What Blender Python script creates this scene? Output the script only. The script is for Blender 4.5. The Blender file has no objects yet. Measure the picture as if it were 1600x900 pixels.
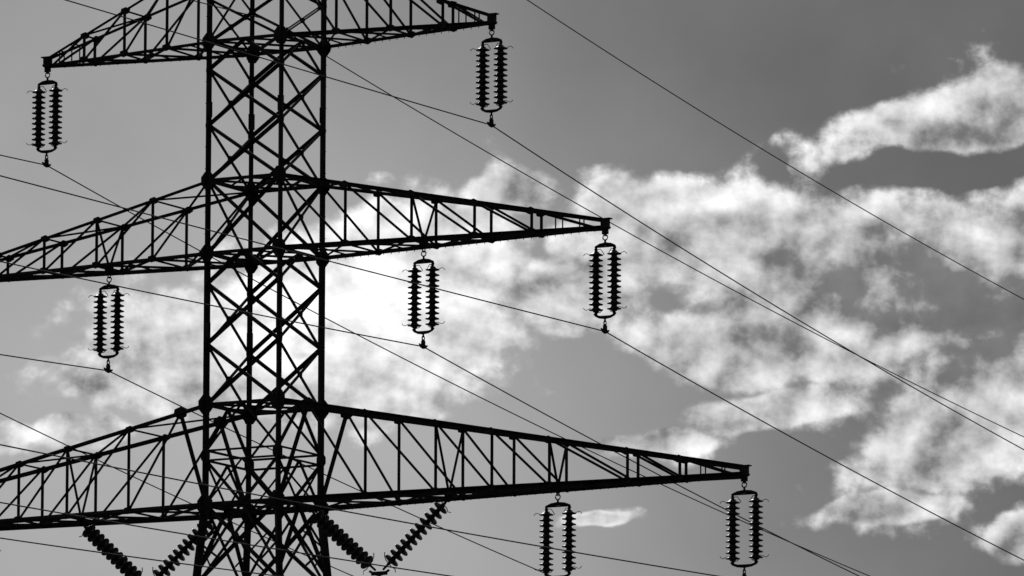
import bpy, math, random
from mathutils import Vector, Matrix
random.seed(4)
K=0.6                      # metres per design unit
PHI=math.radians(29.0)
CAMH=1.6
G0=-CAMH/K                 # ground level in design units (0 = eye level)
sc=bpy.context.scene
sc.view_settings.view_transform='Standard'; sc.view_settings.look='None'
sc.view_settings.exposure=0; sc.view_settings.gamma=1

# ------------------------------------------------------------ materials
def mat(name,c0,c1,scale,rough,metal=0.0,bump=0.0,spec=0.5):
    m=bpy.data.materials.new(name); m.use_nodes=True
    nt=m.node_tree; b=nt.nodes['Principled BSDF']
    tc=nt.nodes.new('ShaderNodeTexCoord'); n=nt.nodes.new('ShaderNodeTexNoise')
    n.inputs['Scale'].default_value=scale; n.inputs['Detail'].default_value=4
    nt.links.new(tc.outputs['Object'],n.inputs['Vector'])
    r=nt.nodes.new('ShaderNodeValToRGB')
    r.color_ramp.elements[0].position=.3; r.color_ramp.elements[1].position=.7
    r.color_ramp.elements[0].color=(c0,c0,c0,1); r.color_ramp.elements[1].color=(c1,c1,c1,1)
    nt.links.new(n.outputs['Fac'],r.inputs['Fac']); nt.links.new(r.outputs['Color'],b.inputs['Base Color'])
    b.inputs['Roughness'].default_value=rough; b.inputs['Metallic'].default_value=metal
    b.inputs['Specular IOR Level'].default_value=spec
    if bump:
        bp=nt.nodes.new('ShaderNodeBump'); bp.inputs['Strength'].default_value=bump
        nt.links.new(n.outputs['Fac'],bp.inputs['Height']); nt.links.new(bp.outputs['Normal'],b.inputs['Normal'])
    return m
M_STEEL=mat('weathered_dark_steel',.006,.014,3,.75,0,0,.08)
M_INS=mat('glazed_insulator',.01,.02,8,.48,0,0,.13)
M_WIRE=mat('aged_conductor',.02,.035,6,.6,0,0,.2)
M_CONC=mat('concrete',.25,.38,4,.9,0,.3)
M_GRASS=mat('dry_grass',.05,.11,.8,.95,0,.6)

# ------------------------------------------------------------ mesh helpers
class MB:
    def __init__(s): s.v=[]; s.f=[]
    def add(s,vs,fs):
        o=len(s.v); s.v+= [tuple(x) for x in vs]; s.f+=[tuple(i+o for i in f) for f in fs]
    def angle(s,p,q,w,hint=None,th=None):
        """steel L-section from p to q"""
        p=Vector(p);q=Vector(q);d=q-p
        if d.length<1e-4:return
        d.normalize(); th=th or max(.018,w*.16)
        h=Vector(hint) if hint else Vector((0,0,1))
        if abs(d.dot(h.normalized()))>.97: h=Vector((1,0,0))
        x=d.cross(h).normalized(); y=x.cross(d).normalized()
        j=random.uniform(-.004,.004)
        prof=[(0,0),(w,0),(w,th),(th,th),(th,w),(0,w)]
        off=w*.38
        vs=[]
        for e in (p,q):
            for a,b in prof: vs.append(e+x*(a-off+j)+y*(b-off+j))
        fs=[(i,(i+1)%6,(i+1)%6+6,i+6) for i in range(6)]+[(5,4,3,2,1,0),(6,7,8,9,10,11)]
        s.add(vs,fs)
    def box(s,c,ax,ay,az):
        c=Vector(c);ax=Vector(ax);ay=Vector(ay);az=Vector(az)
        vs=[c+ax*i+ay*j+az*k for i in(-1,1) for j in(-1,1) for k in(-1,1)]
        s.add(vs,[(0,1,3,2),(4,6,7,5),(0,4,5,1),(2,3,7,6),(0,2,6,4),(1,5,7,3)])
    def plate(s,c,nrm,r,th=.03,n=8,squash=1.0,rot=.39):
        c=Vector(c);n_=Vector(nrm).normalized()
        u=n_.cross(Vector((0,0,1)))
        if u.length<.1:u=Vector((1,0,0))
        u.normalize(); w=n_.cross(u)
        vs=[]
        for sgn in(-1,1):
            for i in range(n):
                a=2*math.pi*i/n+rot; vs.append(c+u*math.cos(a)*r*squash+w*math.sin(a)*r+n_*th*sgn)
        s.add(vs,[tuple(range(n-1,-1,-1)),tuple(range(n,2*n))]+[(i,(i+1)%n,(i+1)%n+n,i+n) for i in range(n)])
    def tube(s,pts,r,n=8):
        pts=[Vector(p) for p in pts]; rings=[]
        for i,p in enumerate(pts):
            d=(pts[min(i+1,len(pts)-1)]-pts[max(i-1,0)]).normalized()
            h=Vector((0,0,1)) if abs(d.z)<.9 else Vector((1,0,0))
            x=d.cross(h).normalized();y=x.cross(d)
            rr=r[i] if isinstance(r,(list,tuple)) else r
            rings.append([p+x*math.cos(2*math.pi*k/n)*rr+y*math.sin(2*math.pi*k/n)*rr for k in range(n)])
        vs=[v for g in rings for v in g]
        fs=[]
        for i in range(len(pts)-1):
            for k in range(n):
                a=i*n+k;b=i*n+(k+1)%n; fs.append((a,b,b+n,a+n))
        fs.append(tuple(range(n-1,-1,-1))); fs.append(tuple(range((len(pts)-1)*n,len(pts)*n)))
        s.add(vs,fs)
    def lathe(s,p,q,prof,n=20):
        p=Vector(p);q=Vector(q);d=(q-p).normalized()
        s.tube_pts(p,d,prof,n)
    def tube_pts(s,p,d,prof,n):
        h=Vector((0,0,1)) if abs(d.z)<.9 else Vector((1,0,0))
        x=d.cross(h).normalized();y=x.cross(d)
        vs=[];fs=[]
        for a,r in prof:
            for k in range(n):
                vs.append(p+d*a+x*math.cos(2*math.pi*k/n)*r+y*math.sin(2*math.pi*k/n)*r)
        for i in range(len(prof)-1):
            for k in range(n):
                a=i*n+k;b=i*n+(k+1)%n; fs.append((a,b,b+n,a+n))
        s.add(vs,fs)
    def mesh(s,name,m,smooth=False):
        me=bpy.data.meshes.new(name)
        me.from_pydata([(x*K,y*K,(z-G0)*K) for x,y,z in s.v],[],s.f)
        me.validate(); me.update(); me.materials.append(m)
        if smooth: me.shade_smooth()
        return me

# ------------------------------------------------------------ pylon design (units, z=0 eye level)
HW=1.58
Z_TOPL,Z_TOPU=58.72,62.0
Z_MIDL,Z_MIDU=50.55,53.35
Z_LOWL,Z_LOWU=40.92,44.75
Z_PEAK=67.3
def hw(z):
    if z>=Z_TOPU: return HW*(1-(z-Z_TOPU)/(Z_PEAK-Z_TOPU)*.9)
    if z>=Z_LOWL: return HW
    return HW+(Z_LOWL-z)*.078
T=MB()
corners=[(-1,-1),(1,-1),(1,1),(-1,1)]
def cp(i,z): a,b=corners[i%4]; h=hw(z); return Vector((a*h,b*h,z))
def xpanel(z0,z1,w=.085,horiz=False):
    for i in range(4):
        a,b=cp(i,z0),cp(i+1,z0); c,d=cp(i,z1),cp(i+1,z1)
        out=((a+b+c+d)/4); n=Vector((out.x,out.y,0)).normalized()
        T.angle(a+n*.03,d+n*.03,w,n); T.angle(b-n*.05,c-n*.05,w,-n)
        T.plate((a+d)/2,n,.12,.05,6)
        T.plate(a,n,.19,.04,6,.8)
        T.plate(b,n,.19,.04,6,.8)
        if horiz: T.angle(c,d,w,n)
def ring(z,w=.13,r=.36):
    for i in range(4):
        a,b=cp(i,z),cp(i+1,z); n=Vector(((a+b)/2).xy.to_3d()).normalized()
        T.angle(a,b,w,(0,0,1))
        for c in(a,b):
            T.plate(c+n*.07,n,r,.02,8,.85)
    T.angle(cp(0,z),cp(2,z),.09); T.angle(cp(1,z),cp(3,z),.09)
    m=[(cp(i,z)+cp(i+1,z))/2 for i in range(4)]
    for i in range(4): T.angle(m[i],m[(i+1)%4],.08)
lv=[G0+.3,Z_LOWL,Z_TOPU,Z_PEAK]
for i in range(4):
    a,b=corners[i]
    T.angle(cp(i,lv[0]),cp(i,lv[1]),.27,(a,b,0)); T.angle(cp(i,lv[1]),cp(i,Z_MIDL),.21,(a,b,0))
    T.angle(cp(i,Z_MIDL),cp(i,lv[2]),.18,(a,b,0)); T.angle(cp(i,lv[2]),cp(i,lv[3]),.14,(a,b,0))
    for z in (Z_LOWL+.05,47.6,56.1):
        c=cp(i,z)
        T.box(c,(.09,0,0),(0,.09,0),(0,0,.3))
def seg(z0,z1,n,w=.085):
    for k in range(n): xpanel(z0+(z1-z0)*k/n,z0+(z1-z0)*(k+1)/n,w)
def seg_half(z0,z1,w):
    """two full X panels closed by a half panel (inverted V) at the top"""
    h=(z1-z0)/2.5
    xpanel(z0,z0+h,w); xpanel(z0+h,z0+2*h,w)
    for i in range(4):
        a,b=cp(i,z0+2*h),cp(i+1,z0+2*h); m=(cp(i,z1)+cp(i+1,z1))/2
        n=Vector((m.x,m.y,0)).normalized()
        T.angle(a+n*.03,m+n*.03,w,n); T.angle(b-n*.05,m-n*.05,w,-n); T.plate(a,n,.19,.04,6,.8); T.plate(b,n,.19,.04,6,.8)
seg(Z_TOPL,Z_TOPU,2,.1); seg_half(Z_MIDU,Z_TOPL,.125); seg(Z_MIDL,Z_MIDU,1,.12); seg_half(Z_LOWU,Z_MIDL,.13)
seg(Z_TOPU,Z_PEAK-.3,3,.07)
zm=(Z_LOWL+Z_LOWU)/2+.15
for i in range(4):
    for z in (zm,zm-.38):
        T.angle(cp(i,z),cp(i+1,z),.08)
    mtop=(cp(i,Z_LOWU)+cp(i+1,Z_LOWU))/2; mbot=(cp(i,Z_LOWL)+cp(i+1,Z_LOWL))/2
    for j in(i,i+1):
        T.angle(cp(j,zm),mtop,.1); T.angle(cp(j,zm-.38),mbot,.1)
        n=Vector(((mtop).x,mtop.y,0)).normalized(); T.plate(cp(j,zm-.19)+n*.06,n,.3,.02,8,.7)
        T.angle(cp(j,Z_LOWL),(cp(i,zm-.38)+cp(i+1,zm-.38))/2,.08)
for z in(Z_TOPL,Z_MIDU,Z_MIDL): ring(z)
ring(Z_TOPU,.11,.28); ring(Z_LOWL,.17,.42); ring(Z_LOWU,.13,.4)
zz=[Z_LOWL,37.9,34.6,31.0,26.8,21.6,15.4,8,G0+.3]
for k in range(len(zz)-1):
    z1,z0=zz[k],zz[k+1]
    for i in range(4):
        a,b=cp(i,z0),cp(i+1,z0); c,d=cp(i,z1),cp(i+1,z1)
        n=Vector(((a+b)/2).xy.to_3d()).normalized()
        T.angle(a+n*.03,d+n*.03,.13,n); T.angle(b-n*.05,c-n*.05,.13,-n)
        q=(a+b+c+d)/4
        T.angle((a+c)/2,(a*.5+q*.5+ (c-a)*.06),.07); T.angle((b+d)/2,(b*.5+q*.5),.07)
        T.angle((a+c)/2,(c*.5+q*.5),.07); T.angle((b+d)/2,(d*.5+q*.5),.07)
        if k%2==1: T.angle(a,b,.1)
        for p in(a,b): T.plate(p,n,.3,.03,8,.7)
        if k==0:
            mm=(c+d)/2
            T.angle(a.lerp(c,.15),mm,.12); T.angle(b.lerp(d,.15),mm,.12)
for i in(0,2):
    a,b=corners[i]; z=G0+4; f=0
    while z<Z_TOPU:
        c=cp(i,z); d=Vector((a,0,0)) if f else Vector((0,b,0)); f=1-f
        T.tube([c,c+d*.17],.014,5); z+=.42
def crossarm(sg,L,zl,zu,st,hang,wc,first=None,step=True):
    def h(s): return (HW*(L-s)/(L-HW))*.96+.05
    def zt(s): return zu+(zl+.28-zu)*(s-HW)/(L-HW)
    def B(s,t): return Vector((sg*s,t*h(s),zl))
    def U(s,t): return Vector((sg*s,t*h(s),zt(s)))
    S=[HW]+st+[L]
    for t in(-1,1):
        T.angle(B(HW,t),B(L,t),wc,(0,t,.3)); T.angle(U(HW,t),U(L,t),wc*.82,(0,t,.3))
        for k in range(1,len(S)):
            a,b=S[k-1],S[k]
            if b<L:
                T.angle(B(b,t),U(b,t),.085,(0,t,0))
                T.plate(U(b,t)+Vector((sg*-.05,t*.03,-.02)),(0,t,0),.15,.02,6,1.5); T.plate(B(b,t)+Vector((0,t*.03,.03)),(0,t,0),.15,.02,6,1.4)
            if k==1 and first:
                T.angle(B(HW,t),U(first,t),.12,(0,t,0)); T.angle(U(first,t),B(b,t),.1,(0,t,0))
                T.plate(U(first,t),(0,t,0),.25,.02,6,1.3)
            else:
                T.angle(U(a,t),B(b,t) if b<L else B(L-.3,t),.095,(0,t,0))
        if step:
            s=HW+.4
            while s<L-.4:
                p=B(s,t)
                T.tube([p+Vector((0,0,-.02)),p+Vector((0,t*.02,-.11))],.015,4); s+=.36
    for k in range(1,len(S)):
        a,b=S[k-1],S[k]
        if b<L:
            T.angle(B(b,-1),B(b,1),.08); T.angle(U(b,-1),U(b,1),.07)
        t=1 if k%2 else -1
        if b<L:
            T.angle(B(a,t),B(b,-t),.08); T.angle(B(a,-t),B(b,t),.08)
            T.angle(U(a,t),U(b,-t),.065)
            mid=(a+b)/2
            T.angle(B(mid,-1),B(mid,1),.06)
        else:
            for q in(.33,.66):
                m=a+(b-a)*q; T.angle(B(m,-1),B(m,1),.06); T.angle(U(m,-1),U(m,1),.05)
                T.angle(B(m,-1),U(m,-1),.05); T.angle(B(m,1),U(m,1),.05)
    c=Vector((sg*L,0,zl+.14))
    T.box(c,(.15,0,0),(0,.1,0),(0,0,.19)); T.box(c+Vector((0,0,-.26)),(.12,0,0),(0,.05,0),(0,0,.12))
    T.box(c+Vector((sg*.05,0,.2)),(.2,0,0),(0,.12,0),(0,0,.02))
    T.box(c+Vector((0,0,-.12)),(.17,0,0),(0,.13,0),(0,0,.03))
    for s in hang:
        T.angle(B(s,-1),B(s,1),.13)
        for t in(-1,1):
            T.angle(U(s,t),(sg*s,0,zl+.05),.1)
        T.plate((sg*s,0,zl-.02),(0,1,0),.22,.03,6); T.plate((sg*s,0,zl-.02),(1,0,0),.22,.03,6)
L_T,L_M,L_B=9.85,14.72,20.55
S_M,S_B=6.95,12.74
for sg in(-1,1):
    crossarm(sg,L_T,Z_TOPL,Z_TOPU,[3.75,5.9,7.95],[],.13)
    crossarm(sg,L_M,Z_MIDL,Z_MIDU,[4.25,S_M,9.5,11.8],[S_M],.16)
    crossarm(sg,L_B,Z_LOWL,Z_LOWU,[5.2,8.1,10.4,S_B,15.9,18.0],[S_B,8.1],.21,first=2.8)
T.box((0,0,Z_PEAK),(.2,0,0),(0,.2,0),(0,0,.12))

# ------------------------------------------------------------ insulators
I=MB(); F=MB()
def string(p,q,n,R=.27,core=1.0):
    p=Vector(p);q=Vector(q);L=(q-p).length;d=(q-p).normalized();sp=L/n
    for k in range(n):
        a=k*sp
        prof=[(a,.0),(a,.10*core),(a+sp*.24,.13*core),(a+sp*.30,.16*core),(a+sp*.40,R*.70),(a+sp*.50,R*.95),(a+sp*.58,R),
              (a+sp*.66,R*.97),(a+sp*.64,R*.7),(a+sp*.74,R*.6),(a+sp*.72,R*.5),(a+sp*.86,.12*core),(a+sp*.99,.10*core),(a+sp,.0)]
        I.tube_pts(p,d,prof,20)
    F.tube([p-d*.1,q+d*.1],.06,8)
def horn(c,dx,dz,side=0):
    c=Vector(c); d=Vector((dx,side,0))
    F.tube([c,c+d*.2+Vector((0,0,-dz*.02)),c+d*.36+Vector((0,0,dz*.05)),c+d*.43+Vector((0,0,dz*.02)),c+d*.47+Vector((0,0,-dz*.04))],.013,6)
def ringrod(c,r,rt=.02,nrm='y'):
    pts=[]
    for i in range(13):
        a=2*math.pi*i/12
        pts.append(Vector(c)+(Vector((math.cos(a)*r,0,math.sin(a)*r)) if nrm=='y' else Vector((0,math.cos(a)*r,math.sin(a)*r))))
    F.tube(pts,rt,6)
def clamp(c):
    c=Vector(c)
    F.tube([c+Vector((0,-.3,.02)),c+Vector((0,-.15,-.05)),c+Vector((0,0,-.07)),c+Vector((0,.15,-.05)),c+Vector((0,.3,.02))],[.03,.06,.075,.06,.03],8)
    F.box(c+Vector((0,0,.05)),(.045,0,0),(0,.09,0),(0,0,.12))
    F.box(c+Vector((0,0,-.02)),(.11,0,0),(0,.02,0),(0,0,.02))
def double_set(s,zl,hs,drop=0.0):
    z=lambda d: zl-d-drop
    ringrod((s,0,z(.2)),.1,.025,'x'); ringrod((s,0,z(.36)),.1,.025,'y')
    F.tube([(s,0,z(-.02)),(s,0,z(.16))],.04,6); F.tube([(s,0,z(.44)),(s,0,z(.6))],.04,6)
    F.tube([(s-hs-.06,0,z(.80)),(s-hs-.02,0,z(.70)),(s-hs*.6,0,z(.63)),(s,0,z(.61)),(s+hs*.6,0,z(.63)),(s+hs+.02,0,z(.70)),(s+hs+.06,0,z(.80))],[.03,.045,.055,.07,.055,.045,.03],8)
    F.tube([(s-hs-.05,0,z(.71)),(s+hs+.05,0,z(.71))],.03,6)
    for k in(-1,1):
        x=s+k*hs
        string((x,0,z(.88)),(x,0,z(3.16)),11)
        F.tube([(x,0,z(.68)),(x,0,z(.9))],.05,8); F.tube([(x,0,z(3.12)),(x,0,z(3.3))],.05,8)
        horn((x,0,z(.98)),k,1,.25*k); horn((x,0,z(3.02)),k,-1,.25*k)
        F.tube([(x-k*.02,0,z(.8)),(x-k*.16,.05,z(.78)),(x-k*.26,.08,z(.92)),(x-k*.3,.08,z(1.0))],.015,6)
        F.tube([(x-k*.02,0,z(3.2)),(x-k*.16,.05,z(3.16)),(x-k*.26,.08,z(3.05))],.015,6)
    F.tube([(s-hs-.08,0,z(3.22)),(s-hs,0,z(3.29)),(s-hs*.6,0,z(3.35)),(s,0,z(3.37)),(s+hs*.6,0,z(3.35)),(s+hs,0,z(3.29)),(s+hs+.08,0,z(3.22))],[.03,.045,.055,.07,.055,.045,.03],8)
    F.tube([(s,0,z(3.35)),(s,0,z(3.55))],.035,6); ringrod((s,0,z(3.58)),.09,.025,'x')
    F.box((s,0,z(3.70)),(.03,0,0),(0,.07,0),(0,0,.08))
    clamp((s,0,z(3.85)))
    return zl-3.9-drop
WZ={}
for sg in(-1,1):
    WZ[('top',sg)]=(sg*L_T,double_set(sg*L_T,Z_TOPL,.385))
    WZ[('midtip',sg)]=(sg*L_M,double_set(sg*L_M,Z_MIDL,.385))
    WZ[('midin',sg)]=(sg*S_M,double_set(sg*S_M,Z_MIDL,.385,.05))
    WZ[('lowtip',sg)]=(sg*L_B,double_set(sg*L_B,Z_LOWL,.48,.0))
    WZ[('lowmid',sg)]=(sg*S_B,double_set(sg*S_B,Z_LOWL,.48,.0))
    pi=Vector((sg*2.0,0,Z_LOWL-.15)); po=Vector((sg*8.15,0,Z_LOWL-.1)); hub=Vector((sg*5.1,0,38.1))
    for p in(pi,po):
        d=(hub-p).normalized(); k=1 if p.x<hub.x else -1
        string(p+d*.4,hub-d*.6,11,.31,.8)
        F.tube([p,p+d*.5],.045,8); F.tube([hub-d*.65,hub-d*.22],.045,8)
        ringrod(p+d*.1,.1,.025); 
        up=Vector((0,0,1)); o=(up-d*up.dot(d)).normalized()
        for e,q in((p+d*.38,1),(hub-d*.55,-1)):
            F.tube([e,e+o*.2,e+o*.34+d*q*.06,e+o*.45+d*q*.16],.018,6)
            F.tube([e,e-o*.2,e-o*.34+d*q*.06,e-o*.45-d*q*.02],.018,6)
    F.box(hub+Vector((0,0,.02)),(.34,0,0),(0,.03,0),(0,0,.07))
    F.tube([hub+Vector((-.42,0,.12)),hub+Vector((-.2,0,.0)),hub+Vector((0,0,-.05)),hub+Vector((.2,0,0)),hub+Vector((.42,0,.12))],.05,8)
    F.tube([hub,hub-Vector((0,0,.45))],.04,8)
    clamp(hub-Vector((0,0,.5)))
    WZ[('v',sg)]=(sg*5.1,hub.z-.55)

C=MB()
for a,b in corners:
    h=hw(G0+.3); C.lathe((a*h,b*h,G0-.8),(a*h,b*h,G0+.5),[(0,.01),(0,.95),(.9,.95),(1.1,.6),(1.35,.55),(1.35,.01)],20)

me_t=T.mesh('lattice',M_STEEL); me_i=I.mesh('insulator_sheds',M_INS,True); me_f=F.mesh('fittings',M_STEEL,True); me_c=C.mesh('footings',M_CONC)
AX=Vector((-9.41*K,325*K,0)); 
adir=Vector((math.cos(PHI),-math.sin(PHI),0)); udir=Vector((math.sin(PHI),math.cos(PHI),0))
LA,LT=300,150
def pylon(loc):
    e=bpy.data.objects.new('electricity_pylon',None); sc.collection.objects.link(e)
    e.location=loc; e.rotation_euler=(0,0,-PHI); e.empty_display_size=2
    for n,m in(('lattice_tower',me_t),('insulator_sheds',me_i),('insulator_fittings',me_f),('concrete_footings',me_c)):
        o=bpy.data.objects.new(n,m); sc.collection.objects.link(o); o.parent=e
pylon(AX); pylon(AX+udir*LA*K); pylon(AX-udir*LT*K)

# ------------------------------------------------------------ conductors
def wire(name,s,z,ma,mt,ka=None,kt=None,r=.024):
    ka=ka if ka is not None else ma/LA; kt=kt if kt is not None else mt/LT
    pts=[]
    for i in range(60,0,-1):
        l=LT*i/60; pts.append((-l,z-mt*l+kt*l*l))
    for i in range(0,101):
        l=LA*(i/100)**1.3; pts.append((l,z-ma*l+ka*l*l))
    cu=bpy.data.curves.new(name,'CURVE'); cu.dimensions='3D'; sp=cu.splines.new('POLY'); sp.points.add(len(pts)-1)
    for p,(l,zz) in zip(sp.points,pts):
        w=AX+adir*s*K+udir*l*K; p.co=(w.x,w.y,(zz-G0)*K,1)
    cu.bevel_depth=r*K; cu.bevel_resolution=2; cu.materials.append(M_WIRE)
    o=bpy.data.objects.new(name,cu); sc.collection.objects.link(o)
W=WZ
slopes={('top',1):(.176,.008),('top',-1):(.158,.030),('midtip',1):(.15,.009),('midtip',-1):(.145,.03),
 ('midin',1):(.152,.035),('midin',-1):(.135,.049),('lowtip',1):(.15,.03),('lowtip',-1):(.14,.03),
 ('lowmid',1):(.14,.035),('lowmid',-1):(.14,.04),('v',1):(.14,.045),('v',-1):(.14,.045)}
for k,(a,b) in slopes.items():
    s,z=W[k]; wire('power_line',s,z,a,b)
wire('earth_wire',0,Z_PEAK+.1,.185,.03,r=.022)
wire('fibre_optic_cable',0,59.7,.157,.03,r=.022)

# ------------------------------------------------------------ ground
gm=bpy.data.meshes.new('ground'); 
N=40; R=4000; vs=[];fs=[]
for i in range(N+1):
    for j in range(N+1):
        x=((i/N)*2-1); y=((j/N)*2-1); x=x*abs(x)*R; y=y*abs(y)*R
        vs.append((x,y,0))
for i in range(N):
    for j in range(N): a=i*(N+1)+j; fs.append((a,a+N+1,a+N+2,a+1))
gm.from_pydata(vs,[],fs); gm.materials.append(M_GRASS)
sc.collection.objects.link(bpy.data.objects.new('ground',gm))

# ------------------------------------------------------------ camera
cd=bpy.data.cameras.new('Camera'); cam=bpy.data.objects.new('Camera',cd); sc.collection.objects.link(cam); sc.camera=cam
cd.sensor_width=36; cd.lens=13500/1600*36; cd.clip_start=.5; cd.clip_end=9000
cam.location=(0,0,CAMH)
cam.rotation_euler=(Matrix.Rotation(math.radians(90+8.635),4,'X')@Matrix.Rotation(math.radians(.2),4,'Z')).to_euler()

# ------------------------------------------------------------ sun + sky
SUN_AZ=math.radians(-10); SUN_EL=math.radians(28)
sl=bpy.data.lights.new('sun','SUN'); sl.energy=2; sl.angle=math.radians(.5); sl.color=(1,.97,.93)
so=bpy.data.objects.new('sun',sl); sc.collection.objects.link(so)
sd=Vector((math.sin(SUN_AZ)*math.cos(SUN_EL),math.cos(SUN_AZ)*math.cos(SUN_EL),math.sin(SUN_EL)))
so.rotation_euler=(-sd).to_track_quat('-Z','Y').to_euler()

w=bpy.data.worlds.new('World'); sc.world=w; w.use_nodes=True
nt=w.node_tree; nt.nodes.clear()
class NB:
    def __init__(s,nt): s.nt=nt
    def inp(s,sock,v):
        if isinstance(v,bpy.types.NodeSocket): s.nt.links.new(v,sock)
        elif v is not None: sock.default_value=v
    def m(s,op,a,b=None,c=None,clamp=False):
        n=s.nt.nodes.new('ShaderNodeMath'); n.operation=op; n.use_clamp=clamp
        s.inp(n.inputs[0],a); s.inp(n.inputs[1],b); s.inp(n.inputs[2],c); return n.outputs[0]
    def vm(s,op,a,b=None,sc_=None):
        n=s.nt.nodes.new('ShaderNodeVectorMath'); n.operation=op
        s.inp(n.inputs[0],a); s.inp(n.inputs[1],b)
        if sc_ is not None: s.inp(n.inputs['Scale'],sc_)
        return n.outputs['Value'] if op in('LENGTH','DOT_PRODUCT') else n.outputs[0]
    def noise(s,v,scale,detail,rough=.5,col=False):
        n=s.nt.nodes.new('ShaderNodeTexNoise'); n.noise_dimensions='2D'; s.inp(n.inputs['Vector'],v)
        n.inputs['Scale'].default_value=scale; n.inputs['Detail'].default_value=detail; n.inputs['Roughness'].default_value=rough
        return n.outputs['Color'] if col else n.outputs['Fac']
    def puff(s,v,scale,detail):
        n=s.nt.nodes.new('ShaderNodeTexVoronoi'); n.voronoi_dimensions='2D'; n.feature='F1'; s.inp(n.inputs['Vector'],v)
        n.inputs['Scale'].default_value=scale; n.inputs['Detail'].default_value=detail; n.inputs['Roughness'].default_value=.5
        n.normalize=True
        return n.outputs['Distance']
    def ell(s,v,c,r,rot=0):
        if rot==0:
            n=s.vm('MULTIPLY_ADD',v,(1/r[0],1/r[1],0)); n.node.inputs[2].default_value=(-c[0]/r[0],-c[1]/r[1],0)
            return s.vm('LENGTH',n)
        n=s.nt.nodes.new('ShaderNodeMapping'); n.vector_type='TEXTURE'; s.inp(n.inputs['Vector'],v)
        n.inputs['Location'].default_value=(c[0],c[1],0); n.inputs['Rotation'].default_value=(0,0,math.radians(rot))
        n.inputs['Scale'].default_value=(r[0],r[1],1)
        return s.vm('LENGTH',n.outputs[0])
    def rng(s,v,a,b,c=0,d=1,kind='SMOOTHSTEP'):
        n=s.nt.nodes.new('ShaderNodeMapRange'); n.interpolation_type=kind
        s.inp(n.inputs['Value'],v)
        n.inputs['From Min'].default_value=a;n.inputs['From Max'].default_value=b;n.inputs['To Min'].default_value=c;n.inputs['To Max'].default_value=d
        return n.outputs[0]
# sky grid: degrees of azimuth / elevation * 2.356
CL=[((7.5,2.65),(2.9,.72),8),((8.4,2.75),(1.8,.85),0),
((-.1,1.5),(.9,.42),0),((2.3,.9),(1.9,.95),0),((4.6,.5),(2.5,1.3),0),((6.7,.1),(2.8,1.55),0),((8.6,-.2),(2.7,1.9),0),
((1.0,-.1),(1.3,.6),0),((3.3,-.95),(1.9,.65),-8),((5.2,-.6),(2.0,1.0),0),
((-2.4,.1),(2.4,1.25),20),((-1.0,.5),(1.4,1.0),0),((-5.0,-.8),(2.0,.9),0),((-1.3,-.8),(1.6,.65),0),((-4.0,-1.5),(3.6,.6),0),
((3.9,-1.95),(1.5,.38),10),((6.9,-2.25),(1.9,.95),28),((8.0,-1.6),(2.2,1.3),20),((5.9,-3.45),(1.4,.3),5),
((2.3,-2.45),(1.1,.28),0),((1.4,-3.55),(.6,.16),0),((-2.4,-1.9),(1.7,.45),0),((-6.8,-2.3),(.9,.33),0),((-8.1,-2.4),(.6,.35),0),((8.1,-3.9),(.7,.5),0)]
g=NB(nt); b=g
tc=nt.nodes.new('ShaderNodeTexCoord'); sx=nt.nodes.new('ShaderNodeSeparateXYZ'); nt.links.new(tc.outputs['Generated'],sx.inputs[0])
az=b.m('MULTIPLY',b.m('ARCTAN2',sx.outputs[0],sx.outputs[1]),180/math.pi*2.356)
el=b.m('MULTIPLY',b.m('SUBTRACT',b.m('MULTIPLY',b.m('ARCSINE',sx.outputs[2]),180/math.pi),8.635),2.356)
cx=nt.nodes.new('ShaderNodeCombineXYZ'); nt.links.new(az,cx.inputs[0]); nt.links.new(el,cx.inputs[1]); P=cx.outputs[0]
w1=g.vm('SUBTRACT',g.noise(P,.8,2,.5,True),(.5,.5,.5)); P1=g.vm('ADD',P,g.vm('SCALE',w1,None,.45))
w2=g.vm('SUBTRACT',g.noise(P,2.4,3,.6,True),(.5,.5,.5)); P2=g.vm('ADD',P,g.vm('SCALE',w2,None,.34))
acc=None
for c,r,rot in CL:
    e=g.m('SUBTRACT',1.0,g.ell(P1,c,r,rot))
    acc=e if acc is None else g.m('SMOOTH_MAX',acc,e,.2)
far=g.m('MULTIPLY',g.m('SUBTRACT',g.noise(P,.16,3,.5),.5),5.0)
away=g.rng(g.ell(P,(0,0),(14,9)),1,1.5)
far=g.m('SUBTRACT',g.m('MULTIPLY',far,away),g.m('MULTIPLY',g.m('SUBTRACT',1.0,away),3))
acc=g.m('MAXIMUM',g.m('MAXIMUM',acc,far),-1.2)
acc=g.m('MINIMUM',g.m('MAXIMUM',acc,g.m('MULTIPLY',acc,2.5)),1.3)
lane=g.rng(g.ell(P1,(7.0,1.9),(3.2,.42),5),.2,1,1,0)
acc=g.m('SUBTRACT',acc,g.m('MULTIPLY',lane,.9))
PP=g.vm('MULTIPLY',P,(.92,1.1,1)); PS=g.vm('MULTIPLY',P2,(.9,1.1,1))
fb=g.noise(PP,1.1,7,.55)
fbL=g.noise(g.vm('ADD',PP,(-.12,.26,0)),1.1,5,.53)
pf=g.puff(PS,1.25,1)
D0=g.m('ADD',acc,g.m('ADD',g.m('MULTIPLY',g.m('SUBTRACT',fb,.5),1.9),g.m('MULTIPLY',g.m('SUBTRACT',.33,pf),1.0)))
mask=b.rng(D0,-.12,.6)
lit=b.m('ADD',b.m('MULTIPLY',b.m('SUBTRACT',fb,fbL),14.0),b.m('MULTIPLY',b.m('SUBTRACT',.35,pf),3.6))
sky=nt.nodes.new('ShaderNodeTexSky'); sky.sky_type='NISHITA'; sky.sun_disc=False
sky.sun_elevation=SUN_EL; sky.sun_rotation=SUN_AZ; sky.dust_density=1.5
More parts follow.
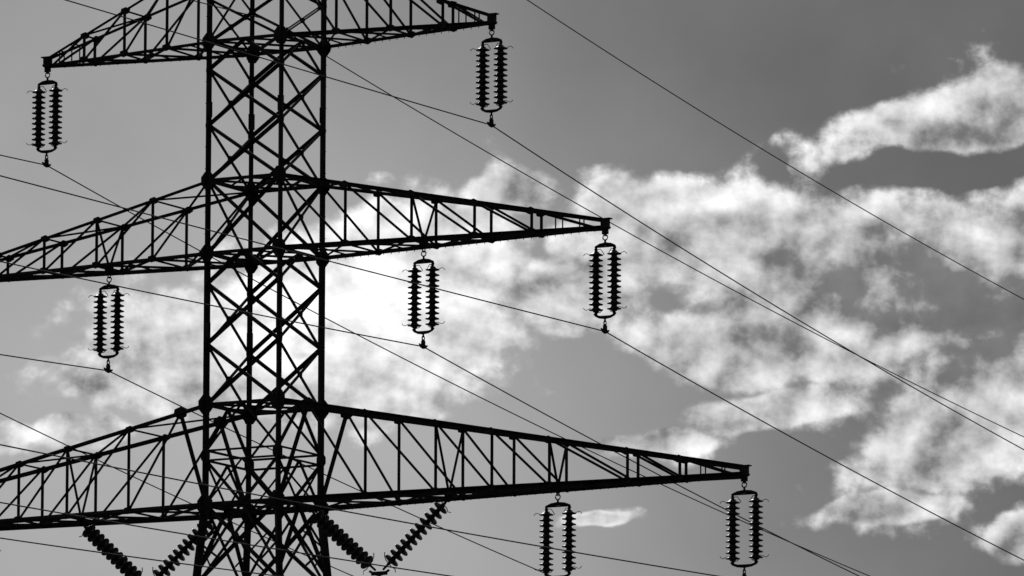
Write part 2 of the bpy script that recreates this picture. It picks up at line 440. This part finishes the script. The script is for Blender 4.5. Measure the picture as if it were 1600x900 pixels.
srgb=nt.nodes.new('ShaderNodeSeparateColor'); nt.links.new(sky.outputs[0],srgb.inputs[0])
base=b.m('MULTIPLY',srgb.outputs[0],.08)
# sky brightness painted in: gradient lighter to the left and low, plus soft glow
q=b.m('ADD',az,b.m('MULTIPLY',el,.45))
sky_grad=b.m('MULTIPLY',b.rng(q,-5,8,1,0),b.rng(b.m('ABSOLUTE',az),40,80,1,0))
sky_grad=b.m('MULTIPLY',sky_grad,b.rng(el,-4,8,1,.62,'LINEAR'))
sky_grad=b.m('ADD',sky_grad,b.m('MULTIPLY',b.m('SUBTRACT',b.noise(P,.35,4,.5),.5),.3))
sky_grad=b.m('ADD',sky_grad,b.m('MULTIPLY',b.rng(b.ell(P,(-2.5,-.8),(8,5)),0,1,1,0),.3))
bw=b.m('ADD',base,b.m('MULTIPLY',sky_grad,2.35))
glow=b.rng(b.ell(P,(-2.9,-.1),(4.6,2.8)),0,1,1,0)
tops=b.rng(b.ell(P,(3.4,1.2),(3.6,1.1)),.1,1,1,0)
dark=b.rng(b.ell(P,(6.0,.05),(3.0,1.1),-8),.1,1,1,0)
dark2=b.rng(b.ell(P,(7.6,-.6),(2.8,1.2)),.1,1,1,0)
dk=b.m('MULTIPLY',b.m('MAXIMUM',dark,dark2),b.rng(b.noise(P1,.75,4,.5),.34,.62,.3,1))
soft=b.m('SUBTRACT',b.noise(P1,.7,4,.55),.5)
cl=b.m('ADD',5.5,lit)
cl=b.m('ADD',cl,b.m('MULTIPLY',glow,4.8))
cl=b.m('ADD',cl,b.m('MULTIPLY',tops,2.0))
cl=b.m('SUBTRACT',cl,b.m('MULTIPLY',dk,5.4))
cl=b.m('SUBTRACT',cl,b.m('MULTIPLY',b.rng(D0,.7,2.0),1.8))
cl=b.m('ADD',cl,b.m('MULTIPLY',soft,9.0))
cl=b.m('SMOOTH_MAX',cl,b.m('ADD',1.2,b.m('MULTIPLY',fb,1.4)),1.0)
mix=nt.nodes.new('ShaderNodeMix'); mix.data_type='FLOAT'
nt.links.new(mask,mix.inputs[0]); nt.links.new(bw,mix.inputs[2]); nt.links.new(cl,mix.inputs[3])
up=b.rng(sx.outputs[2],-.01,.01)
fin=b.m('MULTIPLY',mix.outputs[0],b.m('MAXIMUM',up,.15))
bg=nt.nodes.new('ShaderNodeBackground'); bg.inputs['Strength'].default_value=.1
ou=nt.nodes.new('ShaderNodeOutputWorld')
nt.links.new(fin,bg.inputs[0]); nt.links.new(bg.outputs[0],ou.inputs[0])
w.cycles.sampling_method='MANUAL'; w.cycles.sample_map_resolution=128
print('done')
